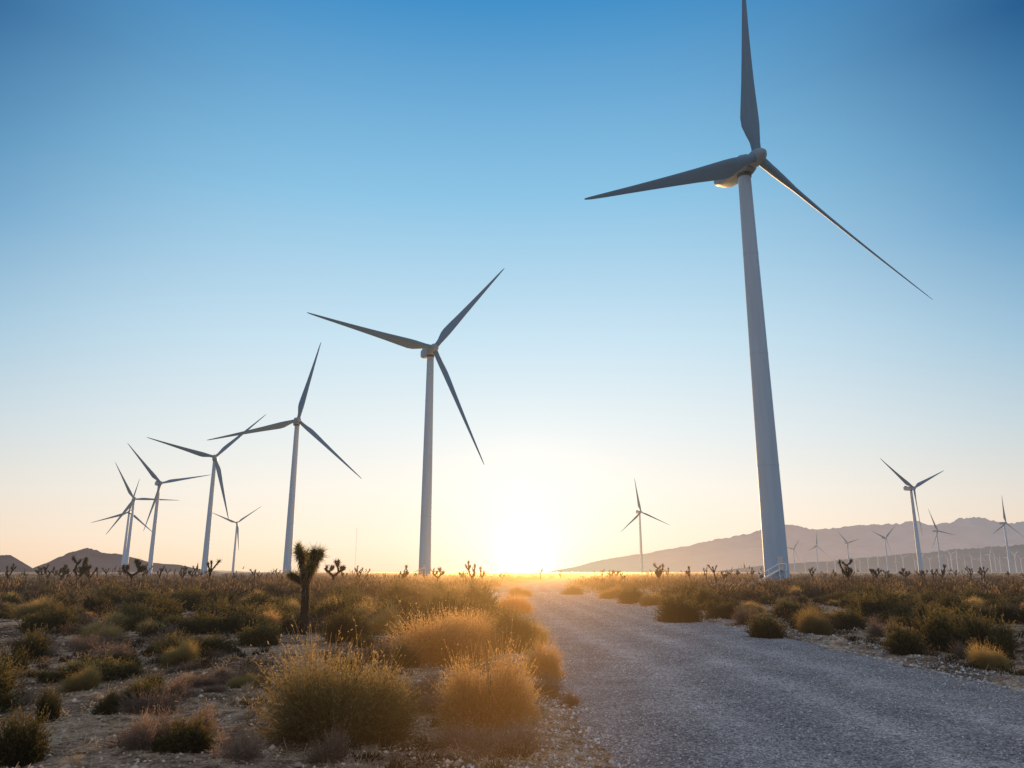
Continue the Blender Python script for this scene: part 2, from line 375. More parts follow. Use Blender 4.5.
# loose stones
def stones(n, xs, ys_, size, zs):
    o = np.array([(1,0,0),(0,1,0),(-1,0,0),(0,-1,0),(0,0,.7),(0,0,-.5)], float)
    f = np.array([(0,1,4),(1,2,4),(2,3,4),(3,0,4),(1,0,5),(2,1,5),(3,2,5),(0,3,5)])
    V = o[None] * (1 + RNG.uniform(-.4, .4, (n, 6, 3)))+ RNG.uniform(-.15, .15, (n, 6, 3))
    a = RNG.uniform(0, 2 * PI, n); ca, sa = np.cos(a)[:, None], np.sin(a)[:, None]
    x = V[..., 0] * ca - V[..., 1] * sa; y = V[..., 0] * sa + V[..., 1] * ca
    V = np.stack([x, y, V[..., 2]], -1) * size[:, None, None]
    V += np.stack([xs, ys_, zs], -1)[:, None, :]
    F = (f[None] + np.arange(n)[:, None, None] * 6).reshape(-1, 3)
    return V.reshape(-1, 3), F
n = 70000
r_ = 3.5 + 60 * RNG.random(n) ** 2.3; u = RNG.uniform(-1.02, 1.02, n); u = np.where(RNG.random(n) < .4, np.sign(u) * RNG.normal(1.06, .13, n), u)
x_ = rc_s(r_) + u * HW; sz = RNG.uniform(.004, .0105, n) * (1 + r_ / 26) * np.where((RNG.random(n) < .12) & (np.abs(u) > .93), 2.5, 1)
zz = np.maximum(.03 - .03 * u ** 2 - sstep(.93, 1.13, np.abs(u)) * .16, gh(x_, r_)) + .001
V, F = stones(n, x_, r_, sz, zz)
tag(link('gravel', mesh_np('gravel', V, F, M_STONE)), 'loose grey gravel lying on and along the edges of the dirt road', 'gravel', kind='stuff')
n = 30000
r_ = 4 + 34 * RNG.random(n) ** 1.5; a_ = RNG.uniform(-R(40), R(40), n); x_ = r_ * np.sin(a_); y_ = r_ * np.cos(a_)
ok = np.abs(x_ - rc_s(y_)) > HW + .1; x_, y_, r_ = x_[ok], y_[ok], r_[ok]; n = len(x_)
sz = RNG.uniform(.005, .016, n) * (1 + r_ / 22) * np.where(RNG.random(n) < .04, 2.3, 1)
V, F = stones(n, x_, y_, sz, gh(x_, y_) + sz * .15)
tag(link('pebbles', mesh_np('pebbles', V, F, M_PEB)), 'small tan pebbles strewn over the bare desert soil', 'pebbles', kind='stuff')

# ------------------------------------------------------------------ plants
def ribbons(B, Dv, L, W, bend, k, rng, taper=.15, t0=0., t1=1.):
    n = len(B); s = np.linspace(0, 1, k + 1)
    Dn = Dv / np.linalg.norm(Dv, axis=1)[:, None]
    rv = rng.normal(size=(n, 3)); side = np.cross(Dn, rv); side /= np.linalg.norm(side, axis=1)[:, None] + 1e-9
    P = B[:, None, :] + Dn[:, None, :] * (L[:, None] * s[None])[..., None] + bend[:, None, :] * (s[None, :, None] ** 2)
    wd = W[:, None] * (1 - (1 - taper) * s[None])
    a = P - side[:, None, :] * wd[..., None] * .5; b = P + side[:, None, :] * wd[..., None] * .5
    V = np.stack([a, b], 2).reshape(-1, 3)
    base = (np.arange(n) * (k + 1) * 2)[:, None]; q = np.arange(k)[None] * 2
    F = np.stack([base + q, base + q + 1, base + q + 3, base + q + 2], -1).reshape(-1, 4)
    t0 = np.broadcast_to(t0, (n,)); t1 = np.broadcast_to(t1, (n,))
    T = np.repeat((t0[:, None] + (t1 - t0)[:, None] * s[None])[..., None], 2, -1).reshape(-1)
    return V, F, T
def join(parts):
    Vs, Fs, Ts, o = [], [], [], 0
    for V, F, T in parts: Vs.append(V); Fs.append(F + o); Ts.append(T); o += len(V)
    return np.vstack(Vs), np.vstack(Fs), np.concatenate(Ts)
def bush_arrays(seed, Rr, H, n, w=.005, leaf=0, ls_=.018, lobes=14, jit=.22, k=2, even=0., multi=3, wisp=.25):
    """several crowns growing from one root patch, each a spray of fine stems"""
    rng = np.random.default_rng(seed)
    cn = multi; ca = rng.random() * 6.28 + np.arange(cn) * 2 * PI / cn + rng.uniform(-.5, .5, cn)
    cr = rng.uniform(.28, .50, cn) * Rr; cx, cy = cr * np.cos(ca), cr * np.sin(ca); cs = rng.uniform(.5, .78, cn); chh = rng.uniform(.55, 1.0, cn); chh[rng.integers(0, cn)] = 1.0
    ph = np.arccos(1 - rng.random(lobes) * .97); th = rng.random(lobes) * 2 * PI; ll = rng.uniform(.70 + .12 * even, 1.12 - .08 * even, lobes)
    q = rng.integers(0, lobes, n); c = rng.integers(0, cn, n)
    p_ = np.clip(ph[q] + rng.normal(0, jit, n), 0, 1.55); t_ = th[q] + c * 1.7 + rng.normal(0, jit * 1.6, n)
    l_ = ll[q] * (1 - wisp * rng.random(n)) * np.where(rng.random(n) < .06, 1.14, 1)
    sp = np.sin(p_) ** .85; cp = np.cos(p_) ** .85
    tip = np.stack([cx[c] + Rr * cs[c] * sp * np.cos(t_) * l_, cy[c] + Rr * cs[c] * sp * np.sin(t_) * l_, H * chh[c] * (cp * l_ + .03)], -1)
    b0 = np.stack([cx[c] * .55, cy[c] * .55, cx[c] * 0], -1) + rng.normal(0, .12 * Rr, (n, 3)); b0[:, 2] = 0
    f0 = rng.random(n) ** .6 * .75
    B = b0 + (tip - b0) * f0[:, None]; Dv = tip - B + rng.normal(0, .12 * Rr, (n, 3)); L = np.linalg.norm(tip - B, axis=1)
    bend = rng.normal(0, .20, (n, 3)) * L[:, None]; bend[:, 2] += .08 * L
    parts = [ribbons(B, Dv, L, rng.uniform(.6, 1.4, n) * w, bend, k, rng, .3, f0 * .8, .75 + .25 * rng.random(n))]
    if leaf:
        m = n * leaf; q = np.repeat(np.arange(n), leaf); s = rng.random(m) ** .7
        Dn = Dv / np.linalg.norm(Dv, axis=1)[:, None]
        P = B[q] + Dn[q] * (L[q] * s)[:, None] + bend[q] * (s ** 2)[:, None]
        d = Dn[q] + rng.normal(0, .9, (m, 3)); le = rng.uniform(.6, 1.5, m) * ls_
        parts.append(ribbons(P, d, le, le * .4, np.zeros((m, 3)), 1, rng, .4, .2 + .55 * s, .45 + .55 * s))
    V, F, T = join(parts); V[:, 2] = np.maximum(V[:, 2], -.02)
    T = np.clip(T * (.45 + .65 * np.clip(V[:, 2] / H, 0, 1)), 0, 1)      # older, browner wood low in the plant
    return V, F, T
def bush_mesh(name, mat, *a, **k):
    V, F, T = bush_arrays(*a, **k); return mesh_np(name, V, F, mat, T)
def stems_mesh(seed, Rr, H, n=16):
    rng = random.Random(seed); mb = MB()
    for _ in range(n):
        t = rng.random() * 2 * PI; p = rng.uniform(.1, 1.1); l = rng.uniform(.5, .75)
        e = Vector((Rr * math.sin(p) * math.cos(t), Rr * math.sin(p) * math.sin(t), H * math.cos(p))) * l
        m = e * .5 + Vector((rng.uniform(-.05, .05) * Rr, rng.uniform(-.05, .05) * Rr, .02))
        mb.tube([(e.x * .06, e.y * .06, -.03), tuple(m), tuple(e)], [.011, .008, .003], 5)
    return mb.mesh('stems', M_WOOD)
def zc(x, y): return float(gh(x, y))

# unit prototypes (radius 1, height 1)
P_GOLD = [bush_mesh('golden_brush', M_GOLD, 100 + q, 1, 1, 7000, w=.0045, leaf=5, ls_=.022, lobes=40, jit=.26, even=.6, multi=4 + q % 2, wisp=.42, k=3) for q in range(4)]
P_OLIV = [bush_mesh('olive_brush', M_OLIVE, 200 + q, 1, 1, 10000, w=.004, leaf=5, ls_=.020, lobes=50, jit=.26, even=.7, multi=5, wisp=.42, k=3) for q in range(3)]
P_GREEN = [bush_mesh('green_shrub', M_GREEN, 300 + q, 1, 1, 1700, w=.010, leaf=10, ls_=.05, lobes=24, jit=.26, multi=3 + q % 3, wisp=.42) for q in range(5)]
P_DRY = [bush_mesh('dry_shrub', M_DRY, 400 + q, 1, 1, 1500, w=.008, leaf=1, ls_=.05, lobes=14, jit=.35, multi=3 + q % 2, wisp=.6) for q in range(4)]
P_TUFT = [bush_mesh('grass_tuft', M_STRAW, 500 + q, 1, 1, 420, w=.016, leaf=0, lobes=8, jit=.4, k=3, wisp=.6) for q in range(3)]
P_STEM = [stems_mesh(5 + q, 1, 1) for q in range(3)]
placed = []
SH = {'gold': (P_GOLD, 'golden_shrub', 'shrub'), 'oliv': (P_OLIV, 'golden_shrub', 'shrub'), 'green': (P_GREEN, 'desert_shrub', 'shrub'),
      'dry': (P_DRY, 'dry_shrub', 'shrub'), 'tuft': (P_TUFT, 'grass_tuft', 'grass tuft')}
def near_bush(kind, x0, x1, ytop, ybot, label, seed=0, group=None):
    x, y = gpt((x0 + x1) / 2, ybot - 4); m = pxm(0, ybot - 4); rad = (x1 - x0) / 2 * m * 1.24; h = (ybot - ytop) * m * 1.0
    y += rad * .3
    protos, name, cat = SH[kind]
    e = bpy.data.objects.new(name, None); C.objects.link(e); e.location = (x, y, zc(x, y) - .01); e.rotation_euler = (0, 0, random.random() * 6)
    tag(e, label, cat, group)
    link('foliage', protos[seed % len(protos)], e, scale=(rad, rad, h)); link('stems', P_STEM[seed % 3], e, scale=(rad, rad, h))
    placed.append((x, y, rad)); return e
NB = [
 ('oliv', 256, 414, 640, 748, 'largest shrub in the foreground, olive and gold, wide rounded crown'),
 ('gold', 438, 532, 646, 736, 'tall orange gold shrub beside the left road edge, right of the largest shrub'),
 ('gold', 398, 500, 612, 668, 'broad golden shrub behind the tall orange gold one near the road'),
 ('oliv', 484, 542, 604, 660, 'bushy golden shrub right on the left road edge below the sun'),
 ('gold', 526, 566, 644, 682, 'small low golden shrub touching the left edge of the road'),
 ('oliv', 364, 404, 606, 636, 'small pale golden shrub behind the largest foreground shrub'),
 ('green', 318, 372, 620, 652, 'green shrub just right of the single Joshua tree, behind the largest shrub'),
 ('green', 380, 430, 586, 614, 'rounded green shrub in the middle distance left of the road'),
 ('green', 456, 498, 590, 618, 'compact dark green shrub in the middle distance, nearest the road on its left'),
 ('green', 390, 420, 646, 672, 'small dark shrub wedged between the largest shrub and the golden ones'),
 ('green', 655, 705, 595, 627, 'dark green shrub where the road narrows, biggest at that point of the right verge'),
 ('green', 752, 791, 614, 643, 'round green shrub close to the right road edge, middle of the verge'),
 ('green', 893, 931, 631, 661, 'low round green shrub at the right road edge near the picture edge'),
 ('green', 926, 978, 616, 656, 'large dark green shrub behind the low round one on the right'),
 ('green', 974, 1024, 611, 662, 'tall dark green shrub at the far right of the picture'),
 ('oliv', 975, 1012, 642, 672, 'pale golden tuft like shrub in front of the tall dark one at far right'),
 ('oliv', 800, 836, 613, 640, 'golden shrub right of the round green one on the right verge'),
 ('dry', 733, 765, 606, 630, 'tan shrub just behind the round green one on the right verge'),
 ('green', 618, 650, 592, 608, 'small green shrub on the right verge left of the big dark green one'),
 ('oliv', 598, 626, 590, 603, 'olive gold shrub on the right verge just before the road bends'),
 ('green', 138, 162, 682, 704, 'small dark green shrub alone on the sand in the left foreground'),
 ('green', 30, 56, 698, 732, 'upright dark shrub near the bottom left corner'),
 ('green', 92, 114, 698, 724, 'narrow dark shrub between the upright corner one and the lone one on sand'),
 ('oliv', 60, 94, 674, 702, 'tan tuft like shrub on the left sand above the upright corner shrub'),
 ('green', 158, 194, 620, 642, 'dark rounded shrub on the pale sand left of the single Joshua tree'),
 ('green', 190, 242, 604, 630, 'wide dark shrub behind the rounded one left of the single Joshua tree'),
 ('green', -14, 42, 726, 780, 'green shrub cut off by the bottom left corner'),
 ('dry', 296, 350, 730, 776, 'grey leafless twiggy shrub in front of the largest shrub'),
 ('dry', 172, 216, 712, 742, 'pale grey twiggy shrub on the sand left of the largest shrub'),
 ('dry', 205, 262, 738, 776, 'dry brown twiggy shrub at the bottom edge left of the largest shrub'),
 ('dry', 108, 152, 730, 770, 'dry straw coloured shrub near the bottom edge, on the left'),
 ('oliv', 156, 192, 650, 676, 'faded golden shrub in the middle of the left sand'),
 ('dry', 556, 592, 690, 708, 'flat grey twiggy shrub at the left road edge in front of the golden one'),
 ('dry', 228, 268, 664, 690, 'small grey twiggy shrub left of and behind the largest shrub'),
 ('green', 6, 44, 638, 668, 'dark shrub at the left picture edge on the sand'),
 ('dry', 60, 118, 634, 656, 'low spreading grey shrub on the left sand'),
 ('gold', 462, 512, 620, 652, 'golden shrub squeezed between the broad golden one and the road edge shrub'),
 ('green', 424, 466, 600, 626, 'dark olive shrub just behind the broad golden one'),
 ('gold', 494, 534, 596, 618, 'far golden shrub on the left road edge behind the bushy one'),
 ('oliv', 338, 386, 602, 628, 'olive gold shrub between the Joshua tree and the pale golden shrub'),
 ('oliv', 514, 548, 626, 650, 'low golden olive shrub leaning onto the left road edge'),
 ('dry', 460, 552, 722, 764, 'sprawling grey brown twigs in front of the tall orange gold shrub'),
 ('oliv', 430, 464, 588, 606, 'distant olive shrub left of the compact dark green one'),
 ('oliv', 414, 462, 632, 664, 'golden shrub at the left foot of the broad golden one'),
 ('dry', 396, 450, 668, 704, 'brown twiggy shrub between the largest shrub and the tall orange gold one'),
 ('dry', 528, 566, 668, 700, 'brown twiggy shrub between the tall orange gold one and the road'),
 ('green', 232, 280, 628, 652, 'dark low shrub left of the base of the single Joshua tree'),
 ('dry', 354, 404, 640, 668, 'grey twiggy shrub behind the right side of the largest shrub'),
 ('oliv', 640, 664, 596, 611, 'small golden shrub at the left foot of the big dark green verge shrub'),
 ('green', 706, 732, 603, 622, 'small green shrub between the big dark green one and the tan one'),
 ('green', 772, 812, 602, 622, 'green shrub standing behind and between the round green and the golden one'),
 ('green', 838, 872, 612, 634, 'green shrub right of the golden one on the right verge'),
 ('dry', 866, 896, 622, 644, 'brown shrub left of the low round green one on the right'),
 ('green', 850, 905, 598, 622, 'broad dark green shrub in the right middle distance'),
 ('dry', 920, 960, 608, 628, 'grey brown twiggy shrub behind the large dark green one on the right'),
 ('oliv', 950, 984, 602, 622, 'golden shrub behind the tall dark green one at far right'),
 ('green', 676, 716, 588, 603, 'distant green shrub behind the big dark green verge shrub'),
 ('green', 562, 584, 589, 599, 'far small dark shrub on the right road edge, closest to the sun'),
 ('oliv', 508, 534, 588, 601, 'farthest golden shrub on the left road edge'),
]
for q, a in enumerate(NB): near_bush(*a, seed=q)

# scattered individuals
def scatter(nwant, rmin, rmax, weights, pw, smin, seed=1, amin=-36.5, amax=36.5):
    rg = random.Random(seed); tries = 0; out = 0
    while out < nwant and tries < 60000:
        tries += 1
        r = rmin + (rmax - rmin) * rg.random() ** pw; a = R(rg.uniform(amin, amax)); x, y = r * math.sin(a), r * math.cos(a)
        d = x - float(rc_s(y))
        if -HW - (.55 if r < 30 else 1.0) < d < HW + (.9 if r < 30 else 1.6) or float(adist(x, y)) < 2.8: continue
        if r < 21 and -.305 < x / y < -.235: continue                      # open ground in front of the lone Joshua tree
        if fbm(x * .16, y * .16, 3, 55) < .45 and rg.random() < .9: continue
        if any((x - p[0]) ** 2 + (y - p[1]) ** 2 < (p[2] * .7 + smin) ** 2 for p in placed): continue
        kind = rg.choices(list(weights), list(weights.values()))[0]
        out += 1
        placed.append((x, y, smin))
        s = {'green': rg.uniform(.34, .95), 'oliv': rg.uniform(.3, .75), 'gold': rg.uniform(.26, .6), 'dry': rg.uniform(.25, .85), 'tuft': rg.uniform(.08, .22)}[kind]
        if r < 19: s *= rg.uniform(.35, .7)
        h = s * rg.uniform(.6, 1.3) * (.7 if kind == 'dry' else 1)
        protos, name, cat = SH[kind]
        side_w = 'left of the gravel road' if d < 0 else 'right of the gravel road'
        dist_w = 'foreground' if r < 19 else ('middle distance' if r < 38 else 'far distance')
        col = {'green': 'dark green leafy shrub', 'oliv': 'olive gold brushy shrub', 'gold': 'tan gold brushy shrub', 'dry': 'grey brown twiggy shrub', 'tuft': 'small tuft of dry straw grass'}[kind]
        o = link(name, protos[rg.randrange(len(protos))], loc=(x, y, zc(x, y) - .01), rz=rg.random() * 6.28, scale=(s * rg.uniform(.8, 1.5), s, h))
        tag(o, f'{col} in the {dist_w}, {side_w}', cat, f'{col}s in the {dist_w} {side_w}')
scatter(190, 6.8, 19, {'tuft': 8, 'dry': 5, 'oliv': .5, 'green': 1.6}, .8, .12, seed=3)
scatter(390, 19, 44, {'green': 4.6, 'dry': 3.4, 'gold': .5, 'oliv': 1.4, 'tuft': 1.0}, .75, .18, seed=4)
scatter(140, 36, 60, {'green': 2.6, 'dry': 2.2, 'gold': .3, 'oliv': 1.1}, .85, .30, seed=5)

# scrub nobody could count: low mats between the shrubs, and the belt reaching to the horizon
def belt(n, r0, r1, nl, seed, ssz, hsz, lsz, uniform=False, tone0=0., clump=0.):
    rg = np.random.default_rng(seed)
    r = np.sqrt(rg.uniform(r0 ** 2, r1 ** 2, n)) if uniform else np.exp(rg.uniform(math.log(r0), math.log(r1), n))
    a = rg.uniform(-R(41), R(41), n); x = r * np.sin(a); y = r * np.cos(a)
    ok = (np.abs(x - rc_s(y)) > HW + np.where(r < 30, .6, 1.3)) & (adist(x, y) > 3.2) & ~((r < 21) & (x / y > -.305) & (x / y < -.235))
    if clump: ok &= fbm(x * .3, y * .3, 4, 91) > clump
    x, y, r = x[ok], y[ok], r[ok]; n = len(x)
    s = rg.uniform(*ssz, n) * (1 + r / 400); h = rg.uniform(*hsz, n) * np.where(rg.random(n) < .14, 1.9, 1)
    z = gh(x, y); m = n * nl; q = np.repeat(np.arange(n), nl)
    ph = np.arccos(1 - rg.random(m) * .97); th = rg.random(m) * 2 * PI; rad = rg.random(m) ** .4 * (.6 + .8 * vnoise(th * 1.6 + q * 3.1, ph * 2, 4))
    P = np.stack([x[q] + s[q] * np.sin(ph) * np.cos(th) * rad, y[q] + s[q] * np.sin(ph) * np.sin(th) * rad, z[q] + h[q] * np.cos(ph) * rad], -1)
    d = np.stack([np.sin(ph) * np.cos(th) * .6, np.sin(ph) * np.sin(th) * .6, .5 + np.cos(ph)], -1) + rg.normal(0, .45, (m, 3))
    le = rg.uniform(*lsz, m) * (1 + r[q] / 260)
    tone = rg.uniform(-.5, .35, n)[q] + tone0
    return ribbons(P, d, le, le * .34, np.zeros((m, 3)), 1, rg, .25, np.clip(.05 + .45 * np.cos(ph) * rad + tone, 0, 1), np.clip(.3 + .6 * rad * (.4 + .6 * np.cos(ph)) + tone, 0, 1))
V, F, T = join([belt(3600, 46, 180, 58, 5, (.45, 1.2), (.35, .9), (.10, .26), clump=.40), belt(3000, 150, 1500, 34, 6, (.5, 1.2), (.35, .95), (.12, .3))])
tag(link('shrubland', mesh_np('shrubland', V, F, M_BELT, T)), 'belt of low olive and golden desert scrub reaching to the horizon', 'scrub', kind='stuff')
V, F, T = join([belt(2700, 21, 60, 100, 7, (.2, .6), (.10, .42), (.04, .10), True, -.08, .505), belt(1300, 6.5, 21, 100, 8, (.05, .2), (.03, .12), (.02, .05), True, .05, .50)])
tag(link('low_scrub', mesh_np('low_scrub', V, F, M_BELT, T)), 'low dark matted scrub filling the gaps between the countable shrubs', 'scrub', kind='stuff')
# straw litter and low twigs
n = 48000; rg = RNG
r_ = 5 + 36 * rg.random(n) ** 1.25; a_ = rg.uniform(-R(40), R(40), n); x_ = r_ * np.sin(a_); y_ = r_ * np.cos(a_)
ok = (np.abs(x_ - rc_s(y_)) > HW + .25) & (fbm(x_ * .8, y_ * .8, 3, 77) > .46); x_, y_, r_ = x_[ok], y_[ok], r_[ok]; n = len(x_)
B = np.stack([x_, y_, gh(x_, y_)], -1); d = rg.normal(0, 1, (n, 3)); d[:, 2] = np.abs(d[:, 2]) * .6 + .1
V, F, T = ribbons(B, d, rg.uniform(.03, .12, n) * (1 + r_ / 60), rg.uniform(.004, .008, n) * (1 + r_ / 18), rg.normal(0, .01, (n, 3)), 2, rg)
tag(link('dry_grass', mesh_np('dry_grass', V, F, M_STRAW, T)), 'short dry straw and grass litter on the desert soil', 'dry grass', kind='stuff')

# ------------------------------------------------------------------ Joshua trees
def joshua(seed, height, fork, depth, first=.5, leafn=110, lw=.018, blen=(.42, .62), rad=None, ll=None, tilt=(.5, .95), centre=False, near=False):
    rg = random.Random(seed); rn = np.random.default_rng(seed); mb = MB(); tips = []; segs = []
    ll = ll or height * .04 + .15
    def grow(p, d, L, r, lev):
        pts = [p]; k = 4; dd = d.copy(); jj = .04 if (near and lev == depth) else .16
        for _ in range(k):
            dd = (dd + Vector((rg.uniform(-jj, jj), rg.uniform(-jj, jj), .10))).normalized(); pts.append(pts[-1] + dd * L / k)
        mb.tube([tuple(q) for q in pts], [r * (1 - .2 * q / k) * rg.uniform(.92, 1.08) for q in range(k + 1)], 9); segs.append((pts, r))
        if lev == 0: tips.append((pts[-1], dd)); return
        m = fork if lev == depth else rg.choice((1, 2, 3)); a0 = rg.random() * 6.28
        if centre and lev == depth: grow(pts[-1] - dd * .03, dd, L * blen[1] * 1.05, r * .74, 0)
        for q in range(m):
            a = a0 + 2 * PI * q / m + rg.uniform(-.5, .5); t = rg.uniform(*tilt)
            nd = (dd * math.cos(t) + Vector((math.cos(a), math.sin(a), 0)) * math.sin(t)).normalized()
            grow(pts[-1] - dd * rg.uniform(.03, .12), nd, L * rg.uniform(*blen) if lev == depth else L * rg.uniform(.5, .95), r * .76, lev - 1)
    grow(Vector((0, 0, -.05)), Vector((0, 0, 1)), height * first, rad or height * .024 + .015, depth)
    parts = []
    for p, d in tips:
        n = leafn; u = rn.normal(size=(n, 3)); u /= np.linalg.norm(u, axis=1)[:, None]; u = u + np.array(d) * .45
        B = np.array(p)[None] - np.array(d)[None] * (rn.random(n) * ll * 1.0)[:, None]
        lf = ll * rg.uniform(.75, 1.2)
        parts.append(ribbons(B, u, rn.uniform(.6, 1.2, n) * lf, np.full(n, lw), np.zeros((n, 3)), 1, rn, .1, .2, 1.))
    V, F, T = join(parts); crown = mesh_np('crown', V, F, M_YUCCA_NEAR if near else M_YUCCA, T)
    dm = M_DEAD_NEAR if near else M_DEAD
    dp = []                                       # dead leaves hugging the bark
    for pts, r in segs:
        n = 260 if near else 90; q = rn.integers(0, len(pts) - 1, n); f = rn.random(n)[:, None]
        A = np.array([tuple(v) for v in pts]); P = A[q] * (1 - f) + A[q + 1] * f
        a = rn.random(n) * 2 * PI; o = np.stack([np.cos(a), np.sin(a), 0 * a], -1)
        dp.append(ribbons(P + o * r * .8, o * .35 + np.array([0, 0, -1.]), np.full(n, .11 if near else .15), np.full(n, lw * 1.1), np.zeros((n, 3)), 1, rn, .2, .1, 1.))
    V, F, T = join(dp); bark = mesh_np('dead_leaves', V, F, dm, T)
    return mb.mesh('trunk', dm, True), crown, bark
def place_joshua(parts, x, y, sc_, rz, label, group=None):
    e = bpy.data.objects.new('joshua_tree', None); C.objects.link(e); e.location = (x, y, zc(x, y)); e.rotation_euler = (0, 0, rz); e.scale = (sc_,) * 3
    tag(e, label, 'tree', group); t = link('trunk', parts[0], e); link('crown', parts[1], e); link('dead_leaves', parts[2], t)
J0 = joshua(12, 2.3, 7, 1, .52, 240, .013, (.30, .56), .085, .19, (.45, 1.35), True, True)
JV = [joshua(21 + q, 3.6, f, d, fr, 80, .035, bl, None, .31, (.4, 1.1)) for q, (f, d, fr, bl) in enumerate([(3, 2, .34, (.6, 1.0)), (2, 3, .26, (.7, 1.1)), (3, 1, .46, (.5, 1.0)), (4, 2, .28, (.6, 1.1)), (3, 3, .24, (.6, 1.0)), (2, 1, .5, (.3, .8)), (4, 3, .22, (.7, 1.1))])]
x, y = gpt(303, 636)
k0 = (2.46) / max(v.co.z for v in J0[1].vertices)
place_joshua(J0, x, y, k0, .4, 'nearest Joshua tree, single shaggy trunk with a dark spiky crown, left of the road')
# (pixel x, top pixel y, distance, variant, label)
JT = [(8, 563, 100, 0, 'Joshua tree at the left picture edge under the low hill'),
 (78, 554, 92, 4, 'many branched Joshua tree, left one of the tall pair at the left'),
 (92, 557, 98, 3, 'branching Joshua tree, right one of the tall pair at the left'),
 (62, 566, 130, 1, 'small Joshua tree just left of the tall pair'),
 (132, 557, 94, 1, 'Joshua tree beside the leftmost turbine tower'),
 (108, 567, 140, 2, 'small Joshua tree between the tall pair and the leftmost turbine tower'),
 (160, 566, 118, 0, 'short Joshua tree right of the second turbine tower from the left'),
 (182, 567, 130, 3, 'low Joshua tree left of the third tower'),
 (208, 558, 84, 2, 'leaning Joshua tree with dark crown at the foot of the third tower'),
 (256, 568, 115, 2, 'small round headed Joshua tree left of the fourth tower'),
 (334, 558, 90, 1, 'forked Joshua tree right of the nearest Joshua tree'),
 (360, 565, 115, 0, 'small Joshua tree between the forked one and the fifth tower'),
 (402, 564, 106, 3, 'bushy Joshua tree left of the second nearest turbine tower'),
 (438, 566, 118, 1, 'slim Joshua tree just right of the second nearest turbine tower'),
 (473, 559, 88, 0, 'wide branched Joshua tree on the horizon left of the sun'),
 (540, 568, 170, 2, 'tiny Joshua tree on the horizon right of the sun'),
 (575, 569, 170, 0, 'tiny Joshua tree right of the road end'),
 (612, 570, 170, 4, 'tiny Joshua tree left of the small central turbine'),
 (658, 562, 115, 4, 'Joshua tree right of the small central turbine'),
 (690, 566, 138, 3, 'bushy Joshua tree between the small central turbine and the nearest tower'),
 (716, 564, 115, 2, 'round headed Joshua tree left of the nearest turbine stair'),
 (812, 567, 150, 0, 'small Joshua tree just right of the nearest tower'),
 (848, 558, 94, 4, 'largest Joshua tree on the right, dark with several heads'),
 (905, 567, 140, 1, 'small Joshua tree left of the right hand turbine tower'),
 (941, 564, 134, 3, 'bushy Joshua tree right of the right hand turbine tower'),
 (984, 566, 138, 2, 'round headed Joshua tree near the right picture edge')]
gL, gR = 'low distant Joshua trees on the horizon left of the road', 'low distant Joshua trees on the horizon right of the road'
rj = random.Random(19)
for c, sd_, k, t0 in ((72, 20, 15, 561), (140, 14, 7, 563), (190, 15, 10, 563), (30, 14, 6, 566), (262, 22, 6, 568), (345, 16, 5, 567), (410, 22, 8, 567), (465, 16, 6, 566)):
    for _ in range(k): JT.append((rj.gauss(c, sd_), rj.uniform(t0, 573), rj.uniform(115, 250), rj.randrange(7), None))
for c, sd_, k, t0 in ((650, 20, 7, 566), (712, 22, 8, 566), (840, 22, 7, 565), (900, 25, 6, 567), (965, 30, 8, 565), (600, 12, 3, 569)):
    for _ in range(k): JT.append((rj.gauss(c, sd_), rj.uniform(t0, 573), rj.uniform(115, 250), rj.randrange(7), None))
for px, py, d, v_, lab in JT:
    a = ray(px, 572); x, y = a.x / a.y * d, d; t = ray(px, py); top = CAMH + t.z / t.y * d
    if abs(x - float(rc_s(y))) < 5: x += 6 if x > float(rc_s(y)) else -6
    zmax = max(v.co.z for v in JV[v_][1].vertices); grp = None
    if lab is None:
        grp = gL if px < 520 else gR; lab = 'low distant Joshua tree, one of many small ones on the horizon ' + ('left' if px < 520 else 'right') + ' of the road'
    place_joshua(JV[v_], x, y, (top + .1) / zmax, random.random() * 6.28, lab, grp)

# ------------------------------------------------------------------ wind turbines
HUB = 80.0; HO = 3.9; BL = 46.0; TILT = R(-6); BEND = 2.2
def airfoil(c, th, k=48):
    out = []
    for q in range(k):
        a = 2 * PI * q / k; u = .5 + .5 * math.cos(a)                       # 1 trailing .. 0 leading
        yt = 5 * th * (.2969 * math.sqrt(u) - .126 * u - .3516 * u * u + .2843 * u ** 3 - .1015 * u ** 4)
        out.append((-(u - .3) * c, (yt if a < PI else -yt) * c))
    return np.array(out)
def circ(c, k=48):
    return np.array([(-(.5 * c * math.cos(2 * PI * q / k)), .5 * c * math.sin(2 * PI * q / k)) for q in range(k)])
ST = [(0.6, 1.8, 1, 14), (2.0, 1.8, 1, 14), (3.5, 1.95, .75, 14), (5.5, 2.7, .3, 14), (7.5, 3.4, .08, 13), (9.5, 3.55, 0, 11), (13, 3.15, 0, 8), (18, 2.55, 0, 6), (24, 2.0, 0, 4), (30, 1.52, 0, 2.5), (36, 1.08, 0, 1.2), (41, .76, 0, .5), (44.5, .48, 0, 0), (45.7, .28, 0, 0), (46, .08, 0, 0)]
SR = np.array(ST); fine_r = np.unique(np.concatenate([np.linspace(.6, 44, 90), SR[:, 0]]))
rings = []
for r_ in fine_r:
    c, cf, tw = (np.interp(r_, SR[:, 0], SR[:, q]) for q in (1, 2, 3))
    th = np.interp(r_, [5, 10, 20, 46], [.4, .27, .2, .15])
    s = airfoil(c, th) * (1 - cf) + circ(c) * cf; t = -R(tw + 22); ca, sa = math.cos(t), math.sin(t)
    rings.append([(p[0] * ca - p[1] * sa, p[0] * sa + p[1] * ca - BEND * (r_ / 46) ** 1.6, r_) for p in s])
